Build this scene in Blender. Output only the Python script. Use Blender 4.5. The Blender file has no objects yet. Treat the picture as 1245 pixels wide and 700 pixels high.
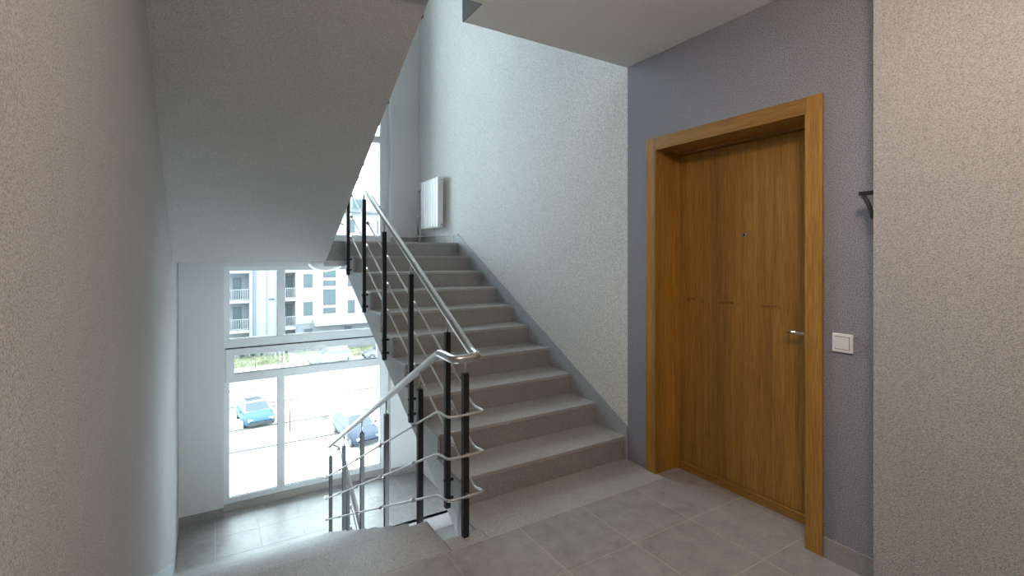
import bpy, bmesh, math, random
from mathutils import Vector, Matrix

random.seed(7)
scene = bpy.context.scene
col = scene.collection

# ------------------------------------------------------------------ camera
cam_d = bpy.data.cameras.new('camera')
cam = bpy.data.objects.new('camera', cam_d)
col.objects.link(cam)
cam_d.sensor_width = 36.0
cam_d.lens = 590.3 / 1245.0 * 36.0
cam_d.shift_x = 0.0
cam_d.shift_y = -38.9 / 1245.0
cam_d.clip_start = 0.02
cam_d.clip_end = 400
cam.location = (0, 0, 1.352)
cam.rotation_euler = (math.radians(90), 0, math.radians(-31.534))
scene.camera = cam

# ------------------------------------------------------------------ sky, light, exposure
SKY = 14.0
world = bpy.data.worlds.new('overcast_sky')
scene.world = world
world.use_nodes = True
wn = world.node_tree
wn.nodes.clear()
wo = wn.nodes.new('ShaderNodeOutputWorld')
wb = wn.nodes.new('ShaderNodeBackground')
wb.inputs['Color'].default_value = (0.79, 0.925, 1.0, 1)
wb.inputs['Strength'].default_value = SKY
wn.links.new(wb.outputs[0], wo.inputs[0])


def portal(x, y, z, w, h):
    """Tells the renderer where daylight enters; gives off no light itself."""
    d = bpy.data.lights.new('window_portal', 'AREA')
    d.shape = 'RECTANGLE'
    d.size = w
    d.size_y = h
    d.cycles.is_portal = True
    o = bpy.data.objects.new('window_portal', d)
    o.location = (x, y, z)
    o.rotation_euler = (math.radians(-90), 0, 0)
    col.objects.link(o)


portal(1.01, 6.50, -0.10, 1.95, 2.8)
portal(1.01, 6.50, 3.45, 1.95, 4.0)
portal(1.01, 6.50, -3.10, 1.95, 2.8)

LAMP = 70.0
vs = scene.view_settings
vs.view_transform = 'Standard'
vs.look = 'None'
vs.gamma = 1.0
vs.use_curve_mapping = False
vs.exposure = 0.0
scene.cycles.use_denoising = True
scene.cycles.max_bounces = 12
scene.cycles.diffuse_bounces = 8
scene.cycles.transparent_max_bounces = 16

# ------------------------------------------------------------------ materials


def new_mat(name):
    m = bpy.data.materials.new(name)
    m.use_nodes = True
    nt = m.node_tree
    nt.nodes.clear()
    out = nt.nodes.new('ShaderNodeOutputMaterial')
    b = nt.nodes.new('ShaderNodeBsdfPrincipled')
    nt.links.new(b.outputs[0], out.inputs[0])
    return m, nt, b


def plain(name, c, rough=0.5, metal=0.0, emit=None, strength=0):
    m, nt, b = new_mat(name)
    b.inputs['Base Color'].default_value = (*c, 1)
    b.inputs['Roughness'].default_value = rough
    b.inputs['Metallic'].default_value = metal
    if emit:
        b.inputs['Emission Color'].default_value = (*emit, 1)
        b.inputs['Emission Strength'].default_value = strength
    return m


def noise(nt, scale, detail=2.0, rough=0.5, coord=None):
    n = nt.nodes.new('ShaderNodeTexNoise')
    n.inputs['Scale'].default_value = scale
    n.inputs['Detail'].default_value = detail
    n.inputs['Roughness'].default_value = rough
    if coord:
        nt.links.new(coord, n.inputs['Vector'])
    return n


def geo_pos(nt):
    g = nt.nodes.new('ShaderNodeNewGeometry')
    return g.outputs['Position']


def ramp(nt, fac, stops):
    r = nt.nodes.new('ShaderNodeValToRGB')
    e = r.color_ramp.elements
    while len(e) > 1:
        e.remove(e[-1])
    e[0].position = stops[0][0]
    e[0].color = (*stops[0][1], 1)
    for p, c in stops[1:]:
        n = e.new(p)
        n.color = (*c, 1)
    nt.links.new(fac, r.inputs['Fac'])
    return r


def mixc(nt, fac, a, b, blend='MIX'):
    m = nt.nodes.new('ShaderNodeMix')
    m.data_type = 'RGBA'
    m.blend_type = blend
    for sock, v in ((m.inputs[0], fac), (m.inputs[6], a), (m.inputs[7], b)):
        if hasattr(v, 'links'):
            nt.links.new(v, sock)
        elif isinstance(v, (int, float)):
            sock.default_value = v
        else:
            sock.default_value = (*v, 1)
    return m.outputs[2]


def plaster(name, c, grain=200.0, amount=0.22, bump=0.5, dist=0.004):
    """Rolled structural wallpaper: fine irregular grain."""
    m, nt, b = new_mat(name)
    pos = geo_pos(nt)
    n = noise(nt, grain, 3.0, 0.6, pos)
    big = noise(nt, 1.7, 2.0, 0.5, pos)
    lo = tuple(max(0, v * (1 - amount * 1.5)) for v in c)
    hi = tuple(min(1, v * (1 + amount)) for v in c)
    r = ramp(nt, n.outputs['Fac'], [(0.34, lo), (0.5, c), (0.68, hi)])
    tint = ramp(nt, big.outputs['Fac'], [(0.3, (0.97, 0.97, 0.97)), (0.7, (1, 1, 1))])
    nt.links.new(mixc(nt, 1.0, r.outputs['Color'], tint.outputs['Color'], 'MULTIPLY'), b.inputs['Base Color'])
    b.inputs['Roughness'].default_value = 0.85
    b.inputs['Specular IOR Level'].default_value = 0.25
    bp = nt.nodes.new('ShaderNodeBump')
    bp.inputs['Strength'].default_value = bump
    bp.inputs['Distance'].default_value = dist
    nt.links.new(n.outputs['Fac'], bp.inputs['Height'])
    nt.links.new(bp.outputs[0], b.inputs['Normal'])
    return m


def terrazzo(name, c, rough=0.42):
    m, nt, b = new_mat(name)
    pos = geo_pos(nt)
    v = nt.nodes.new('ShaderNodeTexVoronoi')
    v.inputs['Scale'].default_value = 240
    nt.links.new(pos, v.inputs['Vector'])
    bw = nt.nodes.new('ShaderNodeSeparateColor')
    nt.links.new(v.outputs['Color'], bw.inputs[0])
    chip = ramp(nt, bw.outputs[0], [(0.0, tuple(x * 0.6 for x in c)), (0.05, tuple(x * 0.85 for x in c)), (0.12, c),
                                    (0.9, tuple(x * 1.12 for x in c)), (0.965, tuple(min(1, x * 1.3) for x in c)),
                                    (1.0, tuple(min(1, x * 1.7) for x in c))])
    n = noise(nt, 3.0, 4.0, 0.6, pos)
    tint = ramp(nt, n.outputs['Fac'], [(0.3, (0.88, 0.88, 0.88)), (0.7, (1.05, 1.05, 1.05))])
    nt.links.new(mixc(nt, 1.0, chip.outputs['Color'], tint.outputs['Color'], 'MULTIPLY'), b.inputs['Base Color'])
    b.inputs['Roughness'].default_value = rough
    b.inputs['Specular IOR Level'].default_value = 0.4
    return m


def stoneware(name, c, rough=0.4):
    m, nt, b = new_mat(name)
    pos = geo_pos(nt)
    oi = nt.nodes.new('ShaderNodeObjectInfo')
    n1 = noise(nt, 9.0, 6.0, 0.7, pos)
    n2 = noise(nt, 190.0, 2.0, 0.5, pos)
    r1 = ramp(nt, n1.outputs['Fac'], [(0.25, tuple(x * 0.72 for x in c)), (0.5, c), (0.75, tuple(x * 1.22 for x in c))])
    r2 = ramp(nt, n2.outputs['Fac'], [(0.3, (0.86, 0.86, 0.86)), (0.7, (1.12, 1.12, 1.12))])
    r3 = ramp(nt, oi.outputs['Random'], [(0.0, (0.95, 0.95, 0.95)), (1.0, (1.05, 1.05, 1.05))])
    a = mixc(nt, 1.0, r1.outputs['Color'], r2.outputs['Color'], 'MULTIPLY')
    nt.links.new(mixc(nt, 1.0, a, r3.outputs['Color'], 'MULTIPLY'), b.inputs['Base Color'])
    b.inputs['Roughness'].default_value = rough
    b.inputs['Specular IOR Level'].default_value = 0.4
    return m


def wood(name, axis='Z', knots=False):
    """Oak veneer with the grain running along the given axis."""
    m, nt, b = new_mat(name)
    pos = geo_pos(nt)
    mp = nt.nodes.new('ShaderNodeMapping')
    sc = {'Z': (1, 1, 0.035), 'Y': (1, 0.035, 1)}[axis]
    mp.inputs['Scale'].default_value = sc
    nt.links.new(pos, mp.inputs['Vector'])
    fine = noise(nt, 260.0, 3.0, 0.6, mp.outputs[0])
    mid = noise(nt, 38.0, 4.0, 0.6, mp.outputs[0])
    wide = noise(nt, 6.5, 3.0, 0.55, mp.outputs[0])
    a = ramp(nt, mid.outputs['Fac'], [(0.25, (0.30, 0.147, 0.027)), (0.5, (0.385, 0.200, 0.041)), (0.75, (0.47, 0.255, 0.057))])
    f = ramp(nt, fine.outputs['Fac'], [(0.3, (0.66, 0.63, 0.60)), (0.62, (1.10, 1.10, 1.10))])
    w = ramp(nt, wide.outputs['Fac'], [(0.3, (0.74, 0.72, 0.70)), (0.7, (1.14, 1.14, 1.14))])
    c = mixc(nt, 1.0, a.outputs['Color'], f.outputs['Color'], 'MULTIPLY')
    c = mixc(nt, 1.0, c, w.outputs['Color'], 'MULTIPLY')
    if knots:
        # short dark flecks of the veneer figure, in one row across the leaf
        sx = nt.nodes.new('ShaderNodeSeparateXYZ')
        nt.links.new(pos, sx.inputs[0])

        def mth(op, x, y=None):
            k = nt.nodes.new('ShaderNodeMath')
            k.operation = op
            for i, v in enumerate((x, y)):
                if v is None:
                    continue
                if hasattr(v, 'links'):
                    nt.links.new(v, k.inputs[i])
                else:
                    k.inputs[i].default_value = v
            return k.outputs[0]
        yy = mth('MODULO', mth('ADD', sx.outputs['Y'], 0.10), 0.245)
        arch = mth('MULTIPLY', mth('ABSOLUTE', mth('SUBTRACT', yy, 0.12)), 0.16)
        dz = mth('ABSOLUTE', mth('SUBTRACT', mth('ADD', sx.outputs['Z'], arch), 1.085))
        band = ramp(nt, dz, [(0.0, (1, 1, 1)), (0.011, (0, 0, 0))])
        gap = ramp(nt, mth('ABSOLUTE', mth('SUBTRACT', yy, 0.12)), [(0.0, (1, 1, 1)), (0.05, (0.8, 0.8, 0.8)), (0.085, (0, 0, 0))])
        nz = noise(nt, 45.0, 3.0, 0.7, pos)
        nr = ramp(nt, nz.outputs['Fac'], [(0.42, (0, 0, 0)), (0.62, (1, 1, 1))])
        k = mixc(nt, 1.0, band.outputs['Color'], gap.outputs['Color'], 'MULTIPLY')
        k = mixc(nt, 1.0, k, nr.outputs['Color'], 'MULTIPLY')
        c = mixc(nt, k, c, (0.09, 0.035, 0.008))
    nt.links.new(c, b.inputs['Base Color'])
    b.inputs['Roughness'].default_value = 0.42
    b.inputs['Specular IOR Level'].default_value = 0.35
    bp = nt.nodes.new('ShaderNodeBump')
    bp.inputs['Strength'].default_value = 0.12
    bp.inputs['Distance'].default_value = 0.001
    nt.links.new(fine.outputs['Fac'], bp.inputs['Height'])
    nt.links.new(bp.outputs[0], b.inputs['Normal'])
    return m


def glass(name, tint=(0.94, 0.97, 0.97)):
    m = bpy.data.materials.new(name)
    m.use_nodes = True
    nt = m.node_tree
    nt.nodes.clear()
    out = nt.nodes.new('ShaderNodeOutputMaterial')
    t = nt.nodes.new('ShaderNodeBsdfTransparent')
    t.inputs[0].default_value = (*tint, 1)
    g = nt.nodes.new('ShaderNodeBsdfGlossy')
    g.inputs['Roughness'].default_value = 0.02
    fr = nt.nodes.new('ShaderNodeFresnel')
    fr.inputs['IOR'].default_value = 1.35
    mx = nt.nodes.new('ShaderNodeMixShader')
    nt.links.new(fr.outputs[0], mx.inputs[0])
    nt.links.new(t.outputs[0], mx.inputs[1])
    nt.links.new(g.outputs[0], mx.inputs[2])
    nt.links.new(mx.outputs[0], out.inputs[0])
    return m


def mottled(name, c1, c2, scale, rough=0.9):
    m, nt, b = new_mat(name)
    n = noise(nt, scale, 4.0, 0.65, geo_pos(nt))
    r = ramp(nt, n.outputs['Fac'], [(0.3, c1), (0.7, c2)])
    nt.links.new(r.outputs['Color'], b.inputs['Base Color'])
    b.inputs['Roughness'].default_value = rough
    return m


M = {}
M['wall'] = plaster('light_grey_structured_plaster', (0.43, 0.415, 0.405), grain=270, amount=0.24, bump=0.6)
M['stairwall'] = plaster('pale_structured_plaster', (0.71, 0.70, 0.685), grain=185, amount=0.27, bump=0.7)
M['purple'] = plaster('violet_grey_structured_plaster', (0.285, 0.284, 0.325), grain=215, amount=0.34)
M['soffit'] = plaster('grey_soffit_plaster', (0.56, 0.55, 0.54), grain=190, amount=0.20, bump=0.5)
M['pier'] = plaster('smooth_grey_paint', (0.70, 0.71, 0.71), amount=0.05, bump=0.15)
M['stringer'] = plaster('grey_stringer_paint', (0.56, 0.565, 0.565), amount=0.06, bump=0.15)
M['ceiling'] = plaster('matte_ceiling_paint', (0.86, 0.84, 0.83), grain=90, amount=0.03, bump=0.05)
M['slab'] = plaster('concrete_slab', (0.42, 0.41, 0.41), amount=0.06, bump=0.2)
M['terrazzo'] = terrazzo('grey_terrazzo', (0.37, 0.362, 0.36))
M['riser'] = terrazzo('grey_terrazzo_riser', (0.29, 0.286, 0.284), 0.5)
M['skirt'] = terrazzo('blue_grey_stair_skirting', (0.36, 0.38, 0.41), 0.5)
M['tile'] = stoneware('grey_brown_stoneware', (0.31, 0.295, 0.285), 0.42)
M['grout'] = plain('beige_grout', (0.60, 0.50, 0.40), 0.9)
M['wood'] = wood('oak_veneer_upright')
M['wood_y'] = wood('oak_veneer_level', 'Y')
M['leaf'] = wood('oak_veneer_door', 'Z', True)
M['steel'] = plain('brushed_steel', (0.62, 0.60, 0.58), 0.32, 1.0)
M['rod'] = plain('satin_steel_rod', (0.60, 0.58, 0.56), 0.38, 1.0)
M['black'] = plain('black_powder_coat', (0.012, 0.013, 0.014), 0.5)
M['chrome'] = plain('polished_chrome', (0.8, 0.8, 0.8), 0.12, 1.0)
M['white'] = plain('white_plastic', (0.82, 0.81, 0.80), 0.4)
M['enamel'] = plain('white_enamel', (0.90, 0.91, 0.92), 0.3)
M['pvc'] = plain('white_window_profile', (0.74, 0.77, 0.79), 0.4)
M['seal'] = plain('black_rubber_seal', (0.02, 0.02, 0.02), 0.7)
M['glass'] = glass('window_glass')
M['opal'] = plain('opal_lamp_glass', (0.85, 0.86, 0.86), 0.2)
M['glow'] = plain('lit_opal_lamp_glass', (0.85, 0.85, 0.83), 0.3, 0, (1.0, 0.83, 0.69), LAMP)
M['glow_fill'] = plain('fill_lamp_glass_neutral', (0.85, 0.85, 0.85), 0.3, 0, (1.0, 0.95, 0.90), LAMP * 0.6)  # glow of the added fill lamp on the top ceiling
M['dark'] = plain('dark_hole', (0.01, 0.01, 0.01), 0.8)
M['sill'] = plain('grey_brown_sill', (0.40, 0.38, 0.35), 0.6)
# outdoors
M['asphalt'] = mottled('pale_dry_asphalt', (0.36, 0.36, 0.36), (0.46, 0.455, 0.45), 0.6)
M['kerb'] = plain('dark_kerb', (0.055, 0.053, 0.052), 0.9)
M['grass'] = mottled('dry_lawn', (0.075, 0.085, 0.042), (0.17, 0.165, 0.105), 0.9)
M['shrub'] = mottled('shrub_green', (0.014, 0.034, 0.012), (0.04, 0.07, 0.03), 6)
M['bark'] = plain('brown_bark', (0.04, 0.033, 0.03), 0.9)
M['stake'] = plain('reddish_wood_stake', (0.075, 0.042, 0.036), 0.8)
M['facade'] = plain('white_render', (0.15, 0.15, 0.15), 0.9)
M['facade_grey'] = plain('pale_grey_render', (0.105, 0.108, 0.115), 0.9)
M['facade_dark'] = plain('blue_grey_cladding', (0.10, 0.108, 0.125), 0.8)
M['pane'] = plain('tinted_far_glass', (0.042, 0.058, 0.064), 0.35)
M['farframe'] = plain('dark_far_frame', (0.03, 0.03, 0.034), 0.6)
M['rail_far'] = plain('white_far_rail', (0.14, 0.14, 0.145), 0.6)
M['roof'] = plain('grey_roof_sheet', (0.05, 0.052, 0.056), 0.6)
M['blue'] = plain('blue_car_paint', (0.028, 0.062, 0.092), 0.4)
M['navy'] = plain('dark_blue_car_paint', (0.022, 0.029, 0.045), 0.4)
M['silver'] = plain('silver_car_paint', (0.10, 0.105, 0.115), 0.4)
M['carwhite'] = plain('white_car_paint', (0.19, 0.195, 0.20), 0.4)
M['tyre'] = plain('tyre_rubber', (0.015, 0.015, 0.015), 0.8)
M['carglass'] = plain('car_glass', (0.045, 0.055, 0.062), 0.2)
for k_ in ('pane', 'carglass', 'blue', 'navy', 'silver', 'carwhite'):
    M[k_].node_tree.nodes['Principled BSDF'].inputs['Specular IOR Level'].default_value = 0.15
M['lamp_red'] = plain('red_tail_lamp', (0.4, 0.02, 0.02), 0.3)
M['lamp_clear'] = plain('clear_head_lamp', (0.6, 0.6, 0.6), 0.15)

# ------------------------------------------------------------------ builders


def link(name, me, mat, parent=None):
    o = bpy.data.objects.new(name, me)
    col.objects.link(o)
    if mat is not None and len(me.materials) == 0:
        me.materials.append(mat)
    if parent is not None:
        o.parent = parent
        if parent.type == 'EMPTY':
            o.location = -parent.location
    return o


def from_bm(name, bm, mat, parent=None, smooth=False):
    bmesh.ops.recalc_face_normals(bm, faces=bm.faces)
    me = bpy.data.meshes.new(name)
    bm.to_mesh(me)
    bm.free()
    if smooth:
        for p in me.polygons:
            p.use_smooth = True
    return link(name, me, mat, parent)


def add_box(bm, lo, hi):
    vs_ = [bm.verts.new((x, y, z)) for x in (lo[0], hi[0]) for y in (lo[1], hi[1]) for z in (lo[2], hi[2])]
    for f in ((0, 1, 3, 2), (4, 6, 7, 5), (0, 4, 5, 1), (2, 3, 7, 6), (0, 2, 6, 4), (1, 5, 7, 3)):
        bm.faces.new([vs_[i] for i in f])
    return vs_


def box(name, lo, hi, mat, parent=None, bevel=0.0, seg=2):
    bm = bmesh.new()
    add_box(bm, lo, hi)
    if bevel > 0:
        bmesh.ops.bevel(bm, geom=bm.edges[:], offset=bevel, segments=seg, affect='EDGES', profile=0.5)
    return from_bm(name, bm, mat, parent)


def boxes(name, lst, mat, parent=None):
    bm = bmesh.new()
    for lo, hi in lst:
        add_box(bm, lo, hi)
    return from_bm(name, bm, mat, parent)


def add_prism(bm, pts, axis, a, b):
    """Extrude a polygon given in the two other axes along `axis` from a to b."""
    def P(p, t):
        if axis == 'X':
            return (t, p[0], p[1])
        if axis == 'Y':
            return (p[0], t, p[1])
        return (p[0], p[1], t)
    A = [bm.verts.new(P(p, a)) for p in pts]
    B = [bm.verts.new(P(p, b)) for p in pts]
    n = len(pts)
    bm.faces.new(A)
    bm.faces.new(B[::-1])
    for i in range(n):
        bm.faces.new((A[i], A[(i + 1) % n], B[(i + 1) % n], B[i]))


def prism(name, pts, axis, a, b, mat, parent=None, bevel=0.0):
    bm = bmesh.new()
    add_prism(bm, pts, axis, a, b)
    if bevel:
        bmesh.ops.bevel(bm, geom=bm.edges[:], offset=bevel, segments=2, affect='EDGES', profile=0.5)
    return from_bm(name, bm, mat, parent)


def round_path(pts, radius, n=6):
    """Fillet the corners of a polyline."""
    P = [Vector(p) for p in pts]
    out = [P[0]]
    for i in range(1, len(P) - 1):
        a, b, c = P[i - 1], P[i], P[i + 1]
        u, v = (a - b), (c - b)
        r = min(radius, u.length * 0.49, v.length * 0.49)
        p0, p1 = b + u.normalized() * r, b + v.normalized() * r
        for k in range(n + 1):
            t = k / n
            out.append(p0.lerp(b, t).lerp(b.lerp(p1, t), t))
    out.append(P[-1])
    return out


def add_tube(bm, path, r, seg=10, cap=True):
    P = [Vector(p) for p in path]
    rings = []
    up = Vector((0, 0, 1))
    t0 = (P[1] - P[0]).normalized()
    nrm = t0.cross(up)
    if nrm.length < 1e-4:
        nrm = t0.cross(Vector((1, 0, 0)))
    nrm.normalize()
    prev = t0
    for i, p in enumerate(P):
        if i == 0:
            t = t0
        elif i == len(P) - 1:
            t = (P[i] - P[i - 1]).normalized()
        else:
            t = ((P[i] - P[i - 1]).normalized() + (P[i + 1] - P[i]).normalized()).normalized()
        q = prev.rotation_difference(t)
        nrm = (q @ nrm)
        nrm = (nrm - t * nrm.dot(t)).normalized()
        prev = t
        bi = t.cross(nrm)
        rr = r[i] if isinstance(r, (list, tuple)) else r
        rings.append([bm.verts.new(p + (nrm * math.cos(2 * math.pi * k / seg) + bi * math.sin(2 * math.pi * k / seg)) * rr) for k in range(seg)])
    for a, b in zip(rings[:-1], rings[1:]):
        for k in range(seg):
            bm.faces.new((a[k], a[(k + 1) % seg], b[(k + 1) % seg], b[k]))
    if cap:
        bm.faces.new(rings[0][::-1])
        bm.faces.new(rings[-1])


def tube(name, path, r, mat, parent=None, seg=10):
    bm = bmesh.new()
    add_tube(bm, path, r, seg)
    o = from_bm(name, bm, mat, parent, True)
    return o


def lathe(name, prof, centre, mat, parent=None, seg=28, axis='Z'):
    bm = bmesh.new()
    rings = []
    for r, z in prof:
        ring = []
        for k in range(seg):
            a = 2 * math.pi * k / seg
            c, s = r * math.cos(a), r * math.sin(a)
            v = {'Z': (c, s, z), 'X': (z, c, s), 'Y': (c, z, s)}[axis]
            ring.append(bm.verts.new(Vector(centre) + Vector(v)))
        rings.append(ring)
    for a, b in zip(rings[:-1], rings[1:]):
        for k in range(seg):
            bm.faces.new((a[k], a[(k + 1) % seg], b[(k + 1) % seg], b[k]))
    bm.faces.new(rings[0][::-1])
    bm.faces.new(rings[-1])
    bmesh.ops.remove_doubles(bm, verts=bm.verts, dist=1e-6)
    return from_bm(name, bm, mat, parent, True)


def empty(name, loc, label=None, cat=None, group=None, kind=None):
    o = bpy.data.objects.new(name, None)
    o.empty_display_size = 0.1
    o.location = loc
    col.objects.link(o)
    return tag(o, label, cat, group, kind)


def tag(o, label=None, cat=None, group=None, kind=None):
    if label:
        o['label'] = label
    if cat:
        o['category'] = cat
    if group:
        o['group'] = group
    if kind:
        o['kind'] = kind
    return o


def struct(o, label=None, cat=None):
    return tag(o, label, cat, None, 'structure')


# ------------------------------------------------------------------ measures of the stairwell
W = 2.344            # door wall and stair wall
YB = 6.187           # inner face of the window wall
YG = 6.30            # window frames
R = 0.15             # riser
TR, Y1 = 0.2896, 2.374      # tread and first riser of the flight on the right
TL, Y0 = 0.2965, 2.342      # the same for the flights on the left
XL, XR = 0.930, 1.1255      # the open well between the flights
YE = 2.137                  # landing edge at the well
YT = 2.0426                 # where tiles meet terrazzo
ZTOP = 5.6
ZC = 2.605


def left_x(y):
    return -0.300 + (5.1 - y) * 0.0164


# ------------------------------------------------------------------ walls
def wall_left():
    bm = bmesh.new()
    pts = [(left_x(-2.6), -2.6), (left_x(6.5), 6.5), (left_x(6.5) - 0.2, 6.5), (left_x(-2.6) - 0.2, -2.6)]
    add_prism(bm, pts, 'Z', -4.6, ZTOP)
    struct(from_bm('wall_left', bm, M['wall']), 'light grey structured plaster wall on the left of the stairwell', 'wall')


wall_left()
struct(box('wall_right', (W, 2.35, -4.6), (W + 0.25, YB + 0.3, ZTOP), M['stairwall']),
       'pale structured plaster wall rising along the stairs', 'wall')
# violet wall with the door opening
DY0, DY1, DZ = 1.2, 2.105, 2.016
wd = boxes('wall_door', [((W, 0.60, 0), (W + 0.25, DY0, ZC)), ((W, DY1, -0.4), (W + 0.25, 2.35, ZC)),
                         ((W, DY0, DZ), (W + 0.25, DY1, ZC))], M['purple'])
struct(wd, 'violet grey structured wall around the wooden door', 'wall')
struct(boxes('wall_upper_storey', [((W, -2.6, 3.0), (W + 0.25, 2.35, ZTOP))], M['purple']),
       'violet grey wall of the storey above', 'wall')
struct(box('wall_pier', (2.15, -2.6, 0), (2.60, 0.86, ZC), M['wall']),
       'light structured wall corner in front on the right edge', 'wall')
struct(boxes('wall_rear', [((-0.6, -2.8, -0.4), (2.6, -2.6, ZTOP))], M['wall']),
       'plaster wall behind the viewer', 'wall')
back = [((-0.53, YB, -4.6), (0.09, YB + 0.26, ZTOP)), ((1.955, YB, -4.6), (W, YB + 0.26, ZTOP)),
        ((0.09, YB, 1.235), (1.955, YB + 0.26, 1.55)), ((0.09, YB, -1.77), (1.955, YB + 0.26, -1.60)),
        ((0.09, YB, 5.35), (1.955, YB + 0.26, ZTOP)), ((0.09, YB, -4.6), (1.955, YB + 0.26, -4.45))]
struct(boxes('wall_back', back, M['pier']), 'smooth grey window wall with side piers', 'wall')

# ------------------------------------------------------------------ floors, landings, ceilings
def floor_main():
    root = struct(empty('floor', (1, 0.5, 0)), 'grey stoneware tiled landing floor', 'floor')
    bm = bmesh.new()
    zl, zh = -0.395, -0.014
    add_box(bm, (-0.29, -2.6, zl), (W, YE, zh))
    add_box(bm, (-0.255, YE, zl), (XL, Y0 - 0.02, zh - 0.02))
    add_box(bm, (XR, YE, zl), (W, Y1 + 0.02, zh - 0.02))
    add_box(bm, (W, DY0, zl), (2.62, DY1, zh))
    from_bm('floor_slab', bm, M['slab'], root)
    boxes('grout_bed', [((-0.29, -2.6, -0.014), (W, YT + 0.003, -0.001)), ((W, DY0, -0.014), (2.62, DY1, -0.001))], M['grout'], root)
    # terrazzo strips in front of the two flights, and the narrow piece before the well
    box('terrazzo_strip', (XR + 0.001, YT + 0.003, -0.03), (W - 0.001, Y1 + 0.004, 0.0), M['terrazzo'], root, 0.002)
    box('terrazzo_strip', (left_x(2.2), YT + 0.003, -0.04), (XL - 0.002, Y0, 0.0), M['terrazzo'], root, 0.004)
    box('terrazzo_strip', (XL + 0.001, YT + 0.003, -0.03), (XR - 0.002, YE + 0.004, 0.0), M['terrazzo'], root, 0.002)
    sx, sy, g = 0.3948, 0.3925, 0.004
    shared = None
    x0 = 1.2963 - 4 * sx
    for j in range(12):
        yb = YT - j * sy
        ya = yb - sy
        if ya < -2.6:
            break
        for i in range(7):
            xa, xb = x0 + i * sx, x0 + (i + 1) * sx
            hix = W - 0.001 if not (ya > DY0 - 0.3 and ya < DY1) else 2.535
            xa2 = max(xa, left_x(ya) + 0.001 - 0.0)
            segs = []
            if xb > W:
                # only the door recess reaches past the wall line
                y_lo, y_hi = max(ya, DY0 + 0.001), min(yb, DY1 - 0.001)
                segs.append((xa2, ya, W - 0.001, yb))
            else:
                segs.append((xa2, ya, xb, yb))
            for (a, b, c, d) in segs:
                full = abs(c - a - sx) < 1e-4
                if full:
                    if shared is None:
                        bm = bmesh.new()
                        add_box(bm, (g / 2, g / 2, -0.012), (sx - g / 2, sy - g / 2, 0.0))
                        o = from_bm('tile', bm, M['tile'], root)
                        shared = o.data
                    else:
                        o = bpy.data.objects.new('tile', shared)
                        col.objects.link(o)
                        o.parent = root
                    o.location = Vector((a, b, 0)) - root.location
                else:
                    box('tile', (a + g / 2, b + g / 2, -0.012), (c - g / 2, d - g / 2, 0.0), M['tile'], root)
    # cut tiles inside the door recess
    for ya, yb in ((DY0 + 0.001, YT - 2 * sy), (YT - 2 * sy, YT - sy), (YT - sy, DY1 - 0.001)):
        xm = x0 + 7 * sx
        for a, c in ((W - 0.001, xm), (xm, 2.535)):
            box('tile', (a + g / 2 * (a > W), ya + g / 2, -0.012), (c - g / 2, yb - g / 2, 0.0), M['tile'], root)


floor_main()


def floor_low():
    root = struct(empty('floor_half_landing', (1, 5.6, -1.5)), 'bright tiled half landing below by the window', 'floor')
    z = -1.5
    boxes('floor_slab', [((left_x(5), Y0 + 9 * TL - 0.01, z - 0.22), (XL, 5.1, z - 0.014)),
                         ((XR, 4.975, z - 0.22), (W, 5.1, z - 0.014)),
                         ((left_x(5.2), 5.1, z - 0.22), (W, YB, z - 0.014)),
                         ((0.09, YB, z - 0.22), (1.955, YB + 0.24, z - 0.014))], M['slab'], root)
    boxes('grout_bed', [((left_x(5), Y0 + 9 * TL, z - 0.014), (XL, 5.1, z - 0.001)), ((XR, 4.985, z - 0.014), (W, 5.1, z - 0.001)),
                        ((left_x(5.2), 5.1, z - 0.014), (W, YB, z - 0.001)), ((0.09, YB, z - 0.014), (1.955, YB + 0.24, z - 0.001))], M['grout'], root)
    sx, sy, g = 0.3915, 0.3925, 0.004
    x0, yj = 0.010 - sx, 5.735
    shared = None
    for i in range(8):
        for j in range(-2, 2):
            a, c = x0 + i * sx, x0 + (i + 1) * sx
            b, d = yj + j * sy, yj + (j + 1) * sy
            a, c = max(a, left_x(b) + 0.001), min(c, W - 0.001)
            b = max(b, 5.012 if a < XL else 4.98)
            d = min(d, YB - 0.001)
            if c - a < 0.02 or d - b < 0.02:
                continue
            if c > XL and a < XR and b < 5.1:
                b = 5.1
            full = abs(c - a - sx) < 1e-5 and abs(d - b - sy) < 1e-5
            if full and shared:
                o = bpy.data.objects.new('tile', shared)
                col.objects.link(o)
                o.parent = root
                o.location = Vector((a, b, z)) - root.location
            else:
                bm = bmesh.new()
                add_box(bm, (g / 2, g / 2, -0.012), (c - a - g / 2, d - b - g / 2, 0.0))
                o = from_bm('tile', bm, M['tile'], root)
                o.location = Vector((a, b, z)) - root.location
                if full:
                    shared = o.data
    k = 0
    while 0.09 + k * sx < 1.955:
        a, c = 0.09 + k * sx, min(0.09 + (k + 1) * sx, 1.955)
        box('tile', (a + g / 2, YB, z - 0.012), (c - g / 2, YG - 0.02, z), M['tile'], root)
        k += 1


floor_low()
# half landing above, between the flights and the window
up = struct(empty('landing_upper', (1, 5.6, 1.5)), 'half landing above by the upper window', 'landing')
boxes('landing_slab', [((left_x(5.1), 5.01, 1.296), (XL, YB, 1.48)), ((XL, 5.046, 1.296), (W, YB, 1.48)), ((XR, 4.985, 1.25), (W, 5.046, 1.48)), ((XL, 5.046, 1.25), (W, 5.11, 1.296))], M['stringer'], up)
box('landing_edge', (XL + 0.0, 5.035, 1.305), (XR, 5.045, 1.5), M['riser'], up)
box('landing_paving', (left_x(5.2) + 0.001, 5.04, 1.475), (W - 0.001, YB - 0.001, 1.5), M['terrazzo'], up, 0.003)

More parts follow.
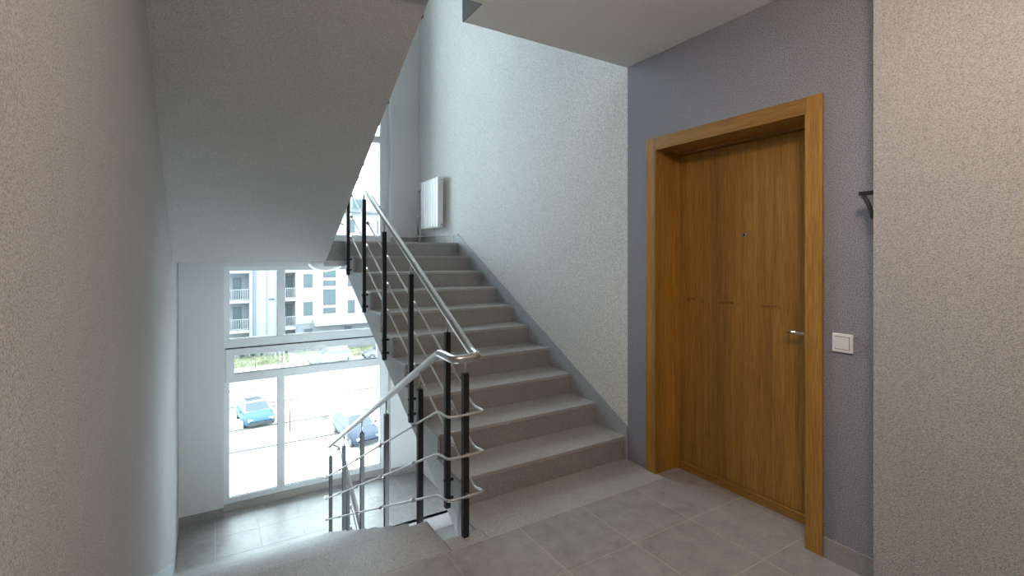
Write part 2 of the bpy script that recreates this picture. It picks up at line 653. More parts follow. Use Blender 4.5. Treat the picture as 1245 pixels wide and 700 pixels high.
# ceiling slab of this storey, with the notch at the well
ce = struct(empty('ceiling', (1, 0.5, ZC)), 'matte grey ceiling slab over the landing', 'ceiling')
boxes('ceiling_slab', [((-0.29, -2.6, ZC), (W, YE, 2.97)), ((1.138, YE, ZC), (W, 2.352, 2.97))], M['ceiling'], ce)
boxes('edge_cover', [((1.132, YE - 0.001, ZC - 0.001), (1.1385, 2.353, 3.0)), ((XL, YE, ZC - 0.001), (1.132, YE + 0.006, 3.0))], M['riser'], ce)
box('upper_floor_paving', (-0.29, -2.6, 2.97), (W, YE, 3.0), M['tile'], ce)
struct(box('ceiling_top', (-0.6, -2.8, ZTOP), (W + 0.3, YB + 0.3, ZTOP + 0.15), M['ceiling']),
       'ceiling at the top of the stairwell', 'ceiling')
struct(box('floor_lower_storey', (-0.6, -2.8, -3.2), (W + 0.3, 2.4, -3.0), M['tile']),
       'tiled floor of the storey below', 'floor')
struct(box('floor_lowest_landing', (-0.6, 4.9, -4.7), (W + 0.3, YB + 0.3, -4.5), M['tile']),
       'tiled lowest half landing', 'floor')

# ------------------------------------------------------------------ stair flights
THK = 0.32


def flight(label, xa, xb, y0, t, z0, direction, thick):
    """direction +1: climbs towards the window from (y0, z0); -1: climbs towards the viewer,
    the top nosing lying at (y0, z0)."""
    root = empty('stair_flight', ((xa + xb) / 2, y0, z0), label, 'staircase', 'concrete stair flights')
    pts = []
    if direction > 0:
        for k in range(10):
            pts.append((y0 + k * t + 0.012, z0 + k * R - (0.0 if k else 0.0)))
            pts.append((y0 + k * t + 0.012, z0 + (k + 1) * R - 0.022))
        pts.append((y0 + 9 * t + 0.02 + 0.0, z0 + 10 * R - 0.022))
        ln = lambda y: z0 + R + (y - y0) * R / t - thick
        ye = y0 + 9 * t + 0.02
        pts.append((ye, ln(ye)))
        pts.append((y0 + 0.012, ln(y0 + 0.012)))
    else:
        for k in range(10):
            pts.append((y0 + k * t - 0.012, z0 - k * R - 0.022))
            pts.append((y0 + k * t - 0.012, z0 - (k + 1) * R - 0.022 * (k < 9)))
        ln = lambda y: z0 - (y - y0) * R / t - thick
        ye = y0 + 9 * t - 0.012
        pts.append((ye, ln(ye)))
        if z0 > 1:      # the top of the flight overhead runs on to the landing slab
            pts.append((YE + 0.001, ln(YE)))
            pts.append((YE + 0.001, z0 - 0.022))
        else:
            pts.append((y0 - 0.012, ln(y0 - 0.012)))
    def hug(o):
        if direction < 0:
            for v in o.data.vertices:
                if v.co.x < 0:
                    v.co.x = left_x(v.co.y) + 0.0005
    hug(prism('flight_slab', pts, 'X', xa, xb, M['stringer'], root))
    # soffit skin in structured plaster
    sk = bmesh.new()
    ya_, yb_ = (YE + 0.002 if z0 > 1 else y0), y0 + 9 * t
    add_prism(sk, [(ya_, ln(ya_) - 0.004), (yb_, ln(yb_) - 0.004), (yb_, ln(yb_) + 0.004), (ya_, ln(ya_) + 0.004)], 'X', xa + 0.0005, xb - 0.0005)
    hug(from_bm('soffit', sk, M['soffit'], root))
    # treads and risers: slabs of terrazzo sharing one mesh each
    rs = trd = None
    for k in range(10):
        if direction > 0:
            yr, zb = y0 + k * t, z0 + k * R
            lo, hi = (0, 0, 0.0), (xb - xa - 0.016, 0.012, R - 0.024)
        else:
            yr, zb = y0 + k * t - 0.012, z0 - (k + 1) * R
            lo, hi = (0, 0, 0.0), (xb - xa - 0.016, 0.012, R - 0.024)
        if rs is None:
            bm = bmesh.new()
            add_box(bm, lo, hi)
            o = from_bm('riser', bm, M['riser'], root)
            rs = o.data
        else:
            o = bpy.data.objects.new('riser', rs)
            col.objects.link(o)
            o.parent = root
        if direction > 0:
            o.location = Vector((xa + 0.016, yr, zb)) - root.location
        else:
            xs = left_x(yr) + 0.001
            o.location = Vector((xs, yr, zb)) - root.location
            o.scale.x = (xb - 0.012 - xs) / (xb - xa - 0.016)
    for k in range(1, 11 if direction > 0 else 10):
        if direction > 0:
            yr, zt = y0 + (k - 1) * t - 0.004, z0 + k * R
            dy = t + 0.012 if k < 10 else 0.06
        else:
            yr, zt = y0 + (k - 1) * t - 0.008, z0 - k * R
            dy = t + 0.012
        if trd is None or k == 10:
            bm = bmesh.new()
            add_box(bm, (0, 0, -0.024), (xb - xa - 0.001, dy, 0.0))
            bmesh.ops.bevel(bm, geom=bm.edges[:], offset=0.004, segments=2, affect='EDGES', profile=0.5)
            o = from_bm('tread', bm, M['terrazzo'], root)
            trd = o.data
        else:
            o = bpy.data.objects.new('tread', trd)
            col.objects.link(o)
            o.parent = root
        if direction > 0:
            o.location = Vector((xa + 0.0005, yr, zt)) - root.location
        else:
            xs = left_x(yr) + 0.001
            o.location = Vector((xs, yr, zt)) - root.location
            o.scale.x = (xb - 0.001 - xs) / (xb - xa - 0.001)
    return root


fr = flight('stair flight climbing beside the pale wall to the upper half landing', XR, W, Y1, TR, 0.0, 1, THK)
fl = flight('stair flight descending in front on the left to the sunny half landing', left_x(3.7), XL, Y0, TL, 0.0, -1, 0.32)
fu = flight('stair flight overhead on the left, seen by its sloping grey underside', left_x(3.7), XL, Y0, TL, 3.0, -1, 0.352)
fb = flight('lower stair flight under the climbing one, glimpsed through the well', XR, W, Y1, TR, -3.0, 1, THK)

# painted skirting on the stair wall: follows the slope, then runs level on the half landing
nose = lambda y: R + (y - Y1) * R / TR
sk = []
ytop = Y1 + 9 * TR
pts = [(2.352, 0.0), (2.352, nose(2.352) + 0.085), (ytop, nose(ytop) + 0.10), (ytop + 0.02, 1.6), (ytop + 0.10, 1.6), (ytop + 0.10, 1.48), (ytop, 1.3)]
struct(prism('baseboard_right', pts, 'X', W - 0.006, W + 0.002, M['skirt']), 'blue grey sloping skirting along the stair wall', 'baseboard')
struct(boxes('baseboard_landing', [((W - 0.009, ytop + 0.10, 1.5), (W, 5.33, 1.597)), ((W - 0.009, 5.334, 1.5), (W, YB, 1.597)),
                                   ((1.955, YB - 0.009, 1.5), (W - 0.009, YB, 1.597))], M['tile']),
       'tile skirting of the upper half landing', 'baseboard')
struct(box('baseboard_door_wall', (W - 0.01, 0.86, 0), (W, 1.131, 0.09), M['tile'], None, 0.0015),
       'grey tile skirting right of the wooden door', 'baseboard')
struct(boxes('baseboard_back', [((left_x(6.18), YB - 0.01, -1.5), (0.0897, YB, -1.405)), ((1.955, YB - 0.01, -1.5), (W, YB, -1.405))], M['tile']),
       'tile skirting at the foot of the window wall', 'baseboard')
pts = [(Y0 - 0.2, 0.0), (Y0 - 0.2, 0.10), (Y0, 0.10), (Y0 + 9 * TL, -1.25), (Y0 + 9 * TL, -1.36), (Y0 + 8 * TL, -1.35), (Y0, -0.1)]
bm = bmesh.new()
A = [bm.verts.new((left_x(y) + 0.008, y, z)) for y, z in pts]
B = [bm.verts.new((left_x(y) - 0.002, y, z)) for y, z in pts]
bm.faces.new(A)
bm.faces.new(B[::-1])
for i in range(len(pts)):
    bm.faces.new((A[i], A[(i + 1) % len(pts)], B[(i + 1) % len(pts)], B[i]))
struct(from_bm('baseboard_left', bm, M['skirt']), 'sloping skirting of the descending flight on the left wall', 'baseboard')

# ------------------------------------------------------------------ railing
PX, QX = 1.092, 0.963         # post lines on the right and left of the well
RX, LX = 1.125, 0.930         # guard rods, on the stair side of the posts
rr_ = lambda y: 1.318 + 0.522 * (y - 3.008)        # handrail height, right flight
rl_ = lambda y: 0.881 - 0.506 * (y - 2.247)        # handrail height, left flight


def railing():
    root = empty('stair_railing', (1.03, 2.115, 0), 'stainless steel handrail on black posts, with three thin rods, winding down the stairwell', 'railing')
    yf = 5.14
    path = [(PX, 2.6, rr_(2.6) - 3), (PX, 5.0, rr_(5.0) - 3.0), (PX, yf, rr_(5.0) - 2.97), (QX, yf, rl_(5.03) - 0.01), (QX, 5.0, rl_(5.0)),
            (QX, 2.27, rl_(2.27) - 0.006), (QX, 2.22, 0.866), (QX, 2.085, 0.862), (PX, 2.085, 0.869), (PX, 2.17, rr_(2.17)), (PX, 5.0, rr_(5.0)), (PX, yf, rr_(5.05)),
            (QX, yf, rl_(5.03) + 3), (QX, 5.0, rl_(5.0) + 3), (QX, 2.3, rl_(2.3) + 3)]
    tube('handrail', round_path(path, 0.036, 7), 0.0205, M['steel'], root, 16)
    yr = 5.10
    for off, zl in ((0.306, 0.597), (0.512, 0.402), (0.714, 0.207)):
        path = [(RX, 3.0, rr_(3.0) - 3 - off), (RX, 5.0, rr_(5.0) - 3.0 - off), (RX, yr, rl_(5.0) - off - 0.02), (LX, yr, rl_(5.0) - off - 0.02), (LX, 4.99, rl_(4.99) - off),
                (LX, 2.205, rl_(2.205) - off), (LX, 2.082, zl), (RX, 2.082, zl), (RX, 2.20, rr_(2.20) - off), (RX, 5.0, rr_(5.0) - off),
                (RX, yr, rr_(5.05) - off), (LX, yr, rl_(5.05) + 3 - off), (LX, 5.0, rl_(5.0) + 3 - off), (LX, 2.5, rl_(2.5) + 3 - off)]
        tube('guard_rod', round_path(path, 0.035, 5), 0.0062, M['rod'], root, 8)
    h = 0.0150
    shared = {}

    def piece(key, name, build, loc, parent, mat, smooth=False):
        if key not in shared:
            bm = bmesh.new()
            build(bm)
            o = from_bm(name, bm, mat, parent, smooth)
            shared[key] = o.data
        else:
            o = bpy.data.objects.new(name, shared[key])
            col.objects.link(o)
            o.parent = parent
        o.location = loc
        return o

    def post(x, y, zb, zt, zrail, side, slope):
        L = round(zt - zb, 3)

        def bpost(bm):
            add_box(bm, (-h, -h, 0), (h, h, L))
            bmesh.ops.bevel(bm, geom=bm.edges[:], offset=0.002, segments=1, affect='EDGES')
        p = piece(('post', L), 'post', bpost, Vector((x, y, zb)) - root.location, root, M['black'])
        hp = round(zrail - zt, 3)
        piece(('pin', hp), 'pin', lambda bm: add_tube(bm, [(0, 0, -0.02), (0, 0, hp)], 0.006, 8), Vector((0, 0, L)), p, M['steel'], True)
        if side:
            for zz in (0.05, 0.15):
                piece(('standoff', side), 'standoff', lambda bm: add_tube(bm, [(side * h, 0, 0), (side * 0.034, 0, 0)], 0.009, 10), Vector((0, 0, zz)), p, M['black'], True)
                piece(('bolt', side), 'bolt', lambda bm: add_tube(bm, [(-side * h, 0, 0), (-side * (h + 0.005), 0, 0)], 0.008, 8), Vector((0, 0, zz)), p, M['black'], True)
        # clips that carry the guard rods
        for off in (0.306, 0.512, 0.714):
            zc = zrail + 0.012 - off - zb
            sd = side if side else 1
            if side:
                piece(('clip', side, slope), 'clip',
                      lambda bm: (add_tube(bm, [(sd * h, 0, 0), (sd * 0.033, 0, 0)], 0.005, 8),
                                  add_tube(bm, [(sd * 0.033, -0.012, -0.012 * slope), (sd * 0.033, 0.040, 0.040 * slope)], 0.0112, 10)),
                      Vector((0, 0, zc)), p, M['rod'], True)
            else:
                piece(('clipn',), 'clip', lambda bm: add_tube(bm, [(0, -h, 0), (0, -0.036, 0)], 0.009, 8),
                      Vector((0, 0, {0.306: 0.597, 0.512: 0.402, 0.714: 0.207}[off])), p, M['rod'], True)
        return p

    for dz in (0.0, -3.0):
        for k in range(5):
            y = 2.46 + 0.579 * k
            zt = R * (2 * k + 1) + dz
            post(PX, y, zt - 0.18, zt + 0.785, rr_(y) + dz - 0.012, 1, 0.522)
    post(1.033, 2.115, 0.0, 0.79, 0.862, 0, 0)
    for dz in (0.0, 3.0):
        for y in (2.535, 3.143, 3.757, 4.362, 4.93):
            zr = rl_(y) + dz
            post(QX, y, round(zr - 0.112 - 0.965, 4), round(zr - 0.112, 4), round(zr - 0.012, 4), -1, -0.506)
    return root


railing()

# ------------------------------------------------------------------ windows


def pane_box(name, lo, hi, parent):
    return box(name, lo, hi, M['glass'], parent)


def window(name, label, z0, z1, zt, sash=None):
    root = struct(empty(name, (1.02, YG, z0)), label, 'window')
    d = 0.07
    xa, xb = 0.09, 1.955
    xm0, xm1 = 0.636, 0.713
    y0, y1 = YG, YG + d
    f = 0.058
    box('frame_side', (xa, y0, z0), (xa + f, y1, z1), M['pvc'], root, 0.003)
    box('frame_side', (xb - 0.105, y0, z0), (xb, y1, z1), M['pvc'], root, 0.003)
    box('frame_bottom', (xa, y0 + 0.001, z0), (xb, y1, z0 + 0.062), M['pvc'], root, 0.003)
    box('frame_top', (xa, y0 + 0.001, z1 - 0.05), (xb, y1, z1), M['pvc'], root, 0.003)
    rows = [z0 + 0.062] + [v for pr_ in zt for v in pr_] + [z1 - 0.05]
    for a, b in zt:
        box('transom', (xa, y0 + 0.002, a), (xb, y1, b), M['pvc'], root, 0.003)
    for i in range(0, len(rows), 2):
        a, b = rows[i], rows[i + 1]
        if sash and abs(a - sash[0]) < 1e-6:
            # one wide tilting sash, standing proud of the frame
            s = box('sash_bottom', (xa + 0.02, y0 - 0.022, a - 0.055), (xb - 0.05, y0 + 0.045, a + 0.028), M['pvc'], root, 0.004)
            box('sash_top', (xa + 0.02, y0 - 0.022, b - 0.03), (xb - 0.05, y0 + 0.045, b + 0.045), M['pvc'], root, 0.004)
            box('sash_side', (xa + 0.02, y0 - 0.022, a + 0.02), (xa + 0.104, y0 + 0.045, b - 0.02), M['pvc'], root, 0.004)
            box('sash_side', (xb - 0.15, y0 - 0.022, a + 0.02), (xb - 0.05, y0 + 0.045, b - 0.02), M['pvc'], root, 0.004)
            box('sash_gap', (xa + 0.015, y0 - 0.004, b + 0.045), (xb - 0.045, y0 + 0.01, b + 0.056), M['seal'], root)
            pane_box('pane', (xa + 0.09, y0 + 0.02, a + 0.01), (xb - 0.13, y0 + 0.026, b - 0.01), root)
            box('seal', (xa + 0.104, y0 - 0.0225, a + 0.028), (xb - 0.15, y0 + 0.018, a + 0.033), M['seal'], root)
            hd = box('handle_base', (1.05, y0 - 0.032, b - 0.02), (1.16, y0 - 0.021, b + 0.012), M['enamel'], root, 0.003)
            continue
        box('mullion', (xm0, y0 + 0.0015, a - 0.002), (xm1, y1, b + 0.002), M['pvc'], root, 0.003)
        for p, q in ((xa + f, xm0), (xm1, xb - 0.105)):
            pane_box('pane', (p - 0.005, y0 + 0.032, a - 0.005), (q + 0.005, y0 + 0.038, b + 0.005), root)
            boxes('seal', [((p, y0 + 0.018, a), (q, y0 + 0.031, a + 0.004)), ((q - 0.004, y0 + 0.018, a), (q, y0 + 0.031, b))], M['seal'], root)
    return root


window('window_1', 'tall white framed stairwell window of the half landing below', -1.425, 1.235,
       [(-0.075, 0.0), (0.262, 0.415)], (0.0,))
window('window_2', 'white framed window of the upper half landing', 1.55, 5.35, [(2.825, 2.915)])
window('window_3', 'white framed window of the lowest half landing', -4.45, -1.77, [(-3.2, -3.12)])
struct(boxes('trim_1', [((0.09, YG - 0.012, -1.5), (1.955, YG + 0.07, -1.425))], M['sill']), 'dark sill strip under the tall window', 'trim')

# ------------------------------------------------------------------ door
dr = struct(empty('door_1', (2.53, 1.65, 0)), 'oak veneered flat door in a deep wooden frame', 'door')
cx0 = W - 0.014
box('casing', (cx0, 2.105, 0), (W + 0.002, 2.177, 2.087), M['wood'], dr, 0.0015)
box('casing', (cx0, 1.131, 0), (W + 0.002, 1.1985, 2.087), M['wood'], dr, 0.0015)
box('casing_head', (cx0 + 0.0006, 1.199, 2.016), (W + 0.002, 2.1045, 2.0855), M['wood_y'], dr, 0.0015)
XF = 2.517
box('jamb_lining', (cx0 + 0.002, 2.098, 0), (XF + 0.05, 2.106, 2.014), M['wood'], dr)
box('jamb_lining', (cx0 + 0.002, 1.199, 0), (XF + 0.05, 1.207, 2.014), M['wood'], dr)
box('head_lining', (cx0 + 0.002, 1.199, 2.008), (XF + 0.05, 2.106, 2.017), M['wood_y'], dr)
box('frame_stile', (XF, 2.083, 0), (XF + 0.085, 2.106, 2.017), M['wood'], dr, 0.001)
box('frame_stile', (XF, 1.198, 0), (XF + 0.085, 1.222, 2.017), M['wood'], dr, 0.001)
box('frame_head', (XF, 1.222, 1.992), (XF + 0.085, 2.083, 2.017), M['wood_y'], dr, 0.001)
box('threshold', (XF + 0.012, 1.222, 0), (XF + 0.085, 2.083, 0.048), M['wood_y'], dr, 0.003)
leaf = box('leaf', (2.545, 1.225, 0.050), (2.60, 2.080, 1.989), M['leaf'], dr, 0.002)
box('door_back_panel', (2.60, 1.18, -0.01), (2.62, 2.12, 2.04), M['dark'], dr)
# lever handle
hy, hz = 1.290, 0.965
lathe('handle_rose', [(0.0, -0.008), (0.024, -0.008), (0.025, -0.003), (0.025, 0.0)], (2.545, hy, hz), M['chrome'], leaf, 20, 'X')
tube('lever', round_path([(2.54, hy, hz), (2.492, hy, hz), (2.488, hy + 0.082, hz + 0.004)], 0.018, 5), 0.0095, M['chrome'], leaf, 12)
lathe('key_rose', [(0.0, -0.006), (0.022, -0.006), (0.023, 0.0)], (2.545, hy, hz - 0.085), M['chrome'], leaf, 20, 'X')
# spy hole
lathe('peephole', [(0.004, -0.001), (0.007, -0.004), (0.0105, -0.004), (0.012, 0.0)], (2.545, 1.646, 1.472), M['chrome'], leaf, 20, 'X')
lathe('peephole_lens', [(0.0, -0.0045), (0.0075, -0.0045), (0.0075, 0.0)], (2.545, 1.646, 1.472), M['dark'], leaf, 16, 'X')

# ------------------------------------------------------------------ switch and bracket on the wall
sw = empty('light_switch', (W, 1.0515, 0.972), 'white square light switch right of the wooden door', 'light switch')
box('switch_frame', (W - 0.010, 1.0105, 0.9315), (W, 1.0925, 1.0125), M['white'], sw, 0.003)
bm = bmesh.new()
pts = [(W - 0.009, 0.946), (W - 0.013, 0.946), (W - 0.016, 0.999), (W - 0.009, 0.999)]
add_prism(bm, pts, 'Y', 1.024, 1.079)
bmesh.ops.bevel(bm, geom=bm.edges[:], offset=0.0012, segments=2, affect='EDGES')
from_bm('rocker', bm, M['white'], sw)
box('rocker_gap', (W - 0.0103, 1.0225, 0.944), (W - 0.0095, 1.0805, 1.001), M['dark'], sw)

br = empty('wall_bracket', (2.25, 0.86, 1.55), 'black metal bracket peeking out from behind the wall corner on the right', 'bracket')
boxes('mounting_strip', [((2.243, 0.86, 1.48), (2.257, 0.866, 1.63))], M['black'], br)
box('arm', (2.242, 0.862, 1.598), (2.258, 0.950, 1.614), M['black'], br, 0.001)
cur = [(2.25, 0.943, 1.606), (2.25, 0.928, 1.585), (2.25, 0.916, 1.558), (2.25, 0.908, 1.53), (2.25, 0.904, 1.508), (2.25, 0.88, 1.50), (2.25, 0.862, 1.50)]
tube('brace', cur, 0.0085, M['black'], br, 8)

# ------------------------------------------------------------------ radiator
def radiator():
    ra = empty('radiator', (2.27, 5.59, 1.69), 'white panel radiator on the wall of the upper half landing', 'radiator')
    xf, xb_, ya, yb, za, zb = 2.24, 2.305, 5.32, 5.86, 1.69, 2.29
    # fluted front panel
    n = 7
    prof = []
    w = (yb - ya) / n
    for i in range(n):
        y = ya + i * w
        prof += [(y + 0.004, xf + 0.018), (y + 0.014, xf), (y + w - 0.014, xf), (y + w - 0.004, xf + 0.018)]
    bm = bmesh.new()
    for z in (za, za + 0.02, zb - 0.02, zb):
        pass
    rows = []
    for z, push in ((za, 0.012), (za + 0.018, 0.0), (zb - 0.018, 0.0), (zb, 0.012)):
        rows.append([bm.verts.new((x + push if push else x, y, z)) for y, x in prof])
    for a, b in zip(rows[:-1], rows[1:]):
        for i in range(len(prof) - 1):
            bm.faces.new((a[i], a[i + 1], b[i + 1], b[i]))
    from_bm('front_panel', bm, M['enamel'], ra)
    box('water_channel', (xf + 0.0185, ya + 0.004, za + 0.01), (xf + 0.026, yb - 0.004, zb - 0.01), M['enamel'], ra, 0.003)
    box('side_cover', (xf + 0.002, ya - 0.004, za), (xb_, ya + 0.002, zb), M['enamel'], ra, 0.002)
    box('side_cover', (xf + 0.002, yb - 0.002, za), (xb_, yb + 0.004, zb), M['enamel'], ra, 0.002)
    boxes('top_grille', [((xf + 0.012, ya + 0.01 + i * 0.026, zb - 0.006), (xb_ - 0.002, ya + 0.028 + i * 0.026, zb - 0.002)) for i in range(20)], M['enamel'], ra)
    box('rear_panel', (xb_ - 0.006, ya, za + 0.01), (xb_, yb, zb - 0.01), M['enamel'], ra)
    for z in (za + 0.035, zb - 0.035):
        lathe('plug', [(0.0, -0.006), (0.011, -0.006), (0.012, 0.0)], (xf + 0.045, ya - 0.004, z), M['steel'], ra, 12, 'Y')
    boxes('wall_bracket', [((xb_, ya + 0.08, za + 0.05), (W, ya + 0.10, zb - 0.05)), ((xb_, yb - 0.10, za + 0.05), (W, yb - 0.08, zb - 0.05))], M['enamel'], ra)
    v = lathe('valve', [(0.0, 0.0), (0.018, 0.0), (0.021, 0.02), (0.021, 0.06), (0.015, 0.068), (0.0, 0.068)], (2.275, yb + 0.10, zb - 0.075), M['white'], ra, 16)
    tube('supply_pipe', round_path([(2.275, yb + 0.004, zb - 0.09), (2.275, yb + 0.19, zb - 0.09), (2.275, yb + 0.19, 1.5)], 0.025, 5), 0.011, M['steel'], ra, 10)
    tube('return_pipe', round_path([(2.275, yb + 0.004, za + 0.04), (2.275, yb + 0.13, za + 0.04), (2.275, yb + 0.13, 1.5)], 0.025, 5), 0.011, M['steel'], ra, 10)
    for y, z in ((yb + 0.19, 1.86), (yb + 0.19, 1.60), (yb + 0.13, 1.60)):
        boxes('pipe_clip', [((2.26, y - 0.014, z), (W, y + 0.014, z + 0.018))], M['white'], ra)


radiator()


# ------------------------------------------------------------------ ceiling lamps
def dome_lamp(label, x, y, z, mat, r=0.15, h=0.075):
    la = empty('ceiling_lamp', (x, y, z), label, 'lamp', 'dome ceiling lamps')
    lathe('lamp_base', [(0.0, 0.0), (r * 0.75, 0.0), (r * 0.75, -0.014), (0.0, -0.014)], (x, y, z), M['enamel'], la, 32)
    if z < ZC and z > 2:
        tube('lamp_stem', [(x, y, z - 0.005), (x, y, ZC)], 0.03, M['enamel'], la, 12)
    prof = [(r * 0.72, -0.006), (r * 1.0, -0.010)]
    for k in range(1, 9):
        a = k / 8 * math.pi / 2
        prof.append((r * math.cos(a) if k < 8 else 0.0, -0.012 - h * math.sin(a)))
    lathe('lamp_bowl', prof, (x, y, z), mat, la, 36)
    lathe('lamp_finial', [(0.0, 0.0), (0.008, 0.0), (0.008, -0.012), (0.0, -0.014)], (x, y, z - 0.012 - h + 0.002), M['chrome'], la, 12)
    return la


dome_lamp('opal glass dome lamp under the upper half landing, in front of the window', 1.03, 5.55, 1.296, M['opal'], 0.18, 0.10)
dome_lamp('added fill lamp, out of view on the top ceiling, lightening the upper stairs', 1.02, 0.9, ZTOP - 0.01, M['glow_fill'], 0.17, 0.13)  # unseen lamp, added as fill light for the upper risers
dome_lamp('lit opal glass dome lamp on the landing ceiling above the viewer', 1.02, 0.32, ZC - 0.12, M['glow'], 0.17, 0.13)

# ================================================================== outdoors
ZG = -10.05
struct(box('ground', (-60, 8, ZG - 0.3), (90, 110, ZG), M['asphalt']), 'pale paved car park and street below the window', 'ground')
for i, (y, w_, lb) in enumerate(((32.3, 0.16, 'kerb line nearest the window, in front of the parked cars'),
                                 (36.3, 0.16, 'kerb line passing behind the blue hatchback'),
                                 (41.9, 0.22, 'wider dark kerb line across the car park'),
                                 (46.7, 0.18, 'farthest kerb line before the street'))):
    struct(box('trim_%d' % (i + 2), (-30, y, ZG), (45, y + w_, ZG + 0.06), M['kerb'], None, 0.01), lb, 'kerb')
for (x, y, lb) in ((6.85, 41.2, 'dark manhole cover beside the wide kerb line'), (6.9, 36.0, 'dark manhole cover left of the dark blue car')):
    mc = empty('manhole_cover', (x, y, ZG), lb, 'manhole cover')
    lathe('cover', [(0.0, 0.012), (0.36, 0.012), (0.36, -0.02), (0.0, -0.02)], (x, y, ZG), M['kerb'], mc, 20)
    lathe('rim', [(0.38, -0.02), (0.38, 0.016), (0.43, 0.016), (0.43, -0.02)], (x, y, ZG), M['farframe'], mc, 20)

# lawn bank in front of the building
bm = bmesh.new()
nx, ny = 90, 10
V = []
for j in range(ny + 1):
    row = []
    for i in range(nx + 1):
        x = -20 + i * 0.65
        y = 56.4 + j * 0.28
        z = ZG + 0.55 * math.sin(min(1, j / 7) * math.pi / 2) + (random.uniform(-0.05, 0.05) if j else 0)
        row.append(bm.verts.new((x, y, z)))
    V.append(row)
for j in range(ny):
    for i in range(nx):
        bm.faces.new((V[j][i], V[j][i + 1], V[j + 1][i + 1], V[j + 1][i]))
lawn = tag(from_bm('lawn', bm, M['grass'], None, True), 'yellowish green lawn bank before the white apartment building', 'lawn', None, 'stuff')
bm = bmesh.new()
for i in range(9000):
    x = random.uniform(-5, 26)
    y = random.uniform(56.5, 59.1)
    z = ZG + 0.55 * math.sin(min(1, (y - 56.4) / 1.96) * math.pi / 2) - 0.03
    hgt, a = random.uniform(0.08, 0.24), random.uniform(0, math.pi)
    dx, dy = math.cos(a) * 0.035, math.sin(a) * 0.035
    l1, l2 = random.uniform(-0.05, 0.05), random.uniform(-0.05, 0.05)
    bm.faces.new([bm.verts.new(p) for p in ((x - dx, y - dy, z), (x + dx, y + dy, z), (x + l1, y + l2, z + hgt))])
o = from_bm('grass_blades', bm, M['grass'], lawn)
o['kind'] = 'stuff'

# small conical shrubs on the bank


def shrub(x, y, z, h, w, label):
    root = empty('conical_shrub', (x, y, z), label, 'shrub', 'shrubs on the lawn bank')
    tube('stem', [(x, y, z - 0.1), (x, y, z + 0.35)], 0.045, M['bark'], root, 6)
    bm = bmesh.new()
    for i in range(260):
        t = random.random()
        rad = w * 0.5 * (math.sin(math.pi * min(1, t * 0.9 + 0.12)) ** 0.8) * random.uniform(0.55, 1.05)
        a = random.uniform(0, 2 * math.pi)
        c = Vector((x + rad * math.cos(a), y + rad * math.sin(a), z + 0.25 + t * (h - 0.25)))
        u = Vector((random.gauss(0, 1), random.gauss(0, 1), random.gauss(0, 1))).normalized()
        v = u.cross(Vector((random.gauss(0, 1), random.gauss(0, 1), random.gauss(0, 1)))).normalized()
        s = random.uniform(0.06, 0.13)
        bm.faces.new([bm.verts.new(c + u * s), bm.verts.new(c + v * s * 0.6), bm.verts.new(c - u * s), bm.verts.new(c - v * s * 0.6)])
    from_bm('foliage', bm, M['shrub'], root)


zb = ZG + 0.5
for x, lb in ((2.5, 'conical green shrub at the left end of the lawn bank'), (3.5, 'conical green shrub, second from the left on the bank'),
              (4.35, 'small conical shrub, third from the left on the bank'), (8.05, 'conical green shrub right of the window mullion'),
              (8.75, 'middle one of three conical shrubs right of the mullion'), (9.6, 'rightmost of three conical shrubs by the garden lamp post'),
              (10.4, 'low conical shrub beside the garden lamp post')):
    shrub(x, 58.8, zb, random.uniform(1.35, 1.75), random.uniform(0.55, 0.68), lb)

gl = empty('garden_lamp', (11.0, 58.2, ZG + 0.4), 'dark bollard lamp standing on the lawn bank', 'lamp')
tube('pole', [(11.0, 58.2, ZG + 0.3), (11.0, 58.2, ZG + 1.75)], 0.07, M['farframe'], gl, 10)
lathe('lamp_head', [(0.0, 0.0), (0.12, 0.0), (0.12, 0.16), (0.09, 0.2), (0.0, 0.2)], (11.0, 58.2, ZG + 1.75), M['rail_far'], gl, 12)
for i, x in enumerate((3.6, 5.6, 7.55, 8.7, 9.8, 11.2, 12.6, 15.0)):
    ps = empty('edge_post', (x, 56.0, ZG), 'thin short post at the lawn edge, ' + ('leftmost one', 'second from the left', 'third from the left', 'fourth from the left', 'fifth from the left, near the silver car',
                                                                'sixth from the left', 'second from the right', 'rightmost one')[i], 'post', 'posts along the lawn edge')
    tube('post_shaft', [(x, 56.0, ZG), (x, 56.0, ZG + 0.75)], 0.035, M['bark'], ps, 6)
    lathe('post_cap', [(0.0, 0.0), (0.05, 0.0), (0.04, 0.04), (0.0, 0.05)], (x, 56.0, ZG + 0.75), M['kerb'], ps, 8)


def stakes(x, y, label):
    root = empty('tree_stakes', (x, y, ZG), label, 'tree stakes', 'staked saplings in the car park')
    for dx, dy in ((-0.22, -0.12), (0.22, -0.12), (0, 0.25)):
        tube('stake', [(x + dx, y + dy, ZG), (x + dx * 0.8, y + dy * 0.8, ZG + 1.7)], 0.028, M['stake'], root, 6)
    boxes('crossbar', [((x - 0.25, y - 0.14, ZG + 1.0), (x + 0.25, y - 0.10, ZG + 1.06))], M['stake'], root)
    tube('sapling', [(x, y, ZG), (x + 0.02, y, ZG + 1.2), (x - 0.02, y + 0.03, ZG + 2.1)], [0.025, 0.018, 0.006], M['bark'], root, 6)


stakes(4.18, 34.2, 'wooden stakes round a sapling, right of the blue hatchback')
stakes(10.2, 38.0, 'wooden stakes round a sapling, behind the dark blue car')


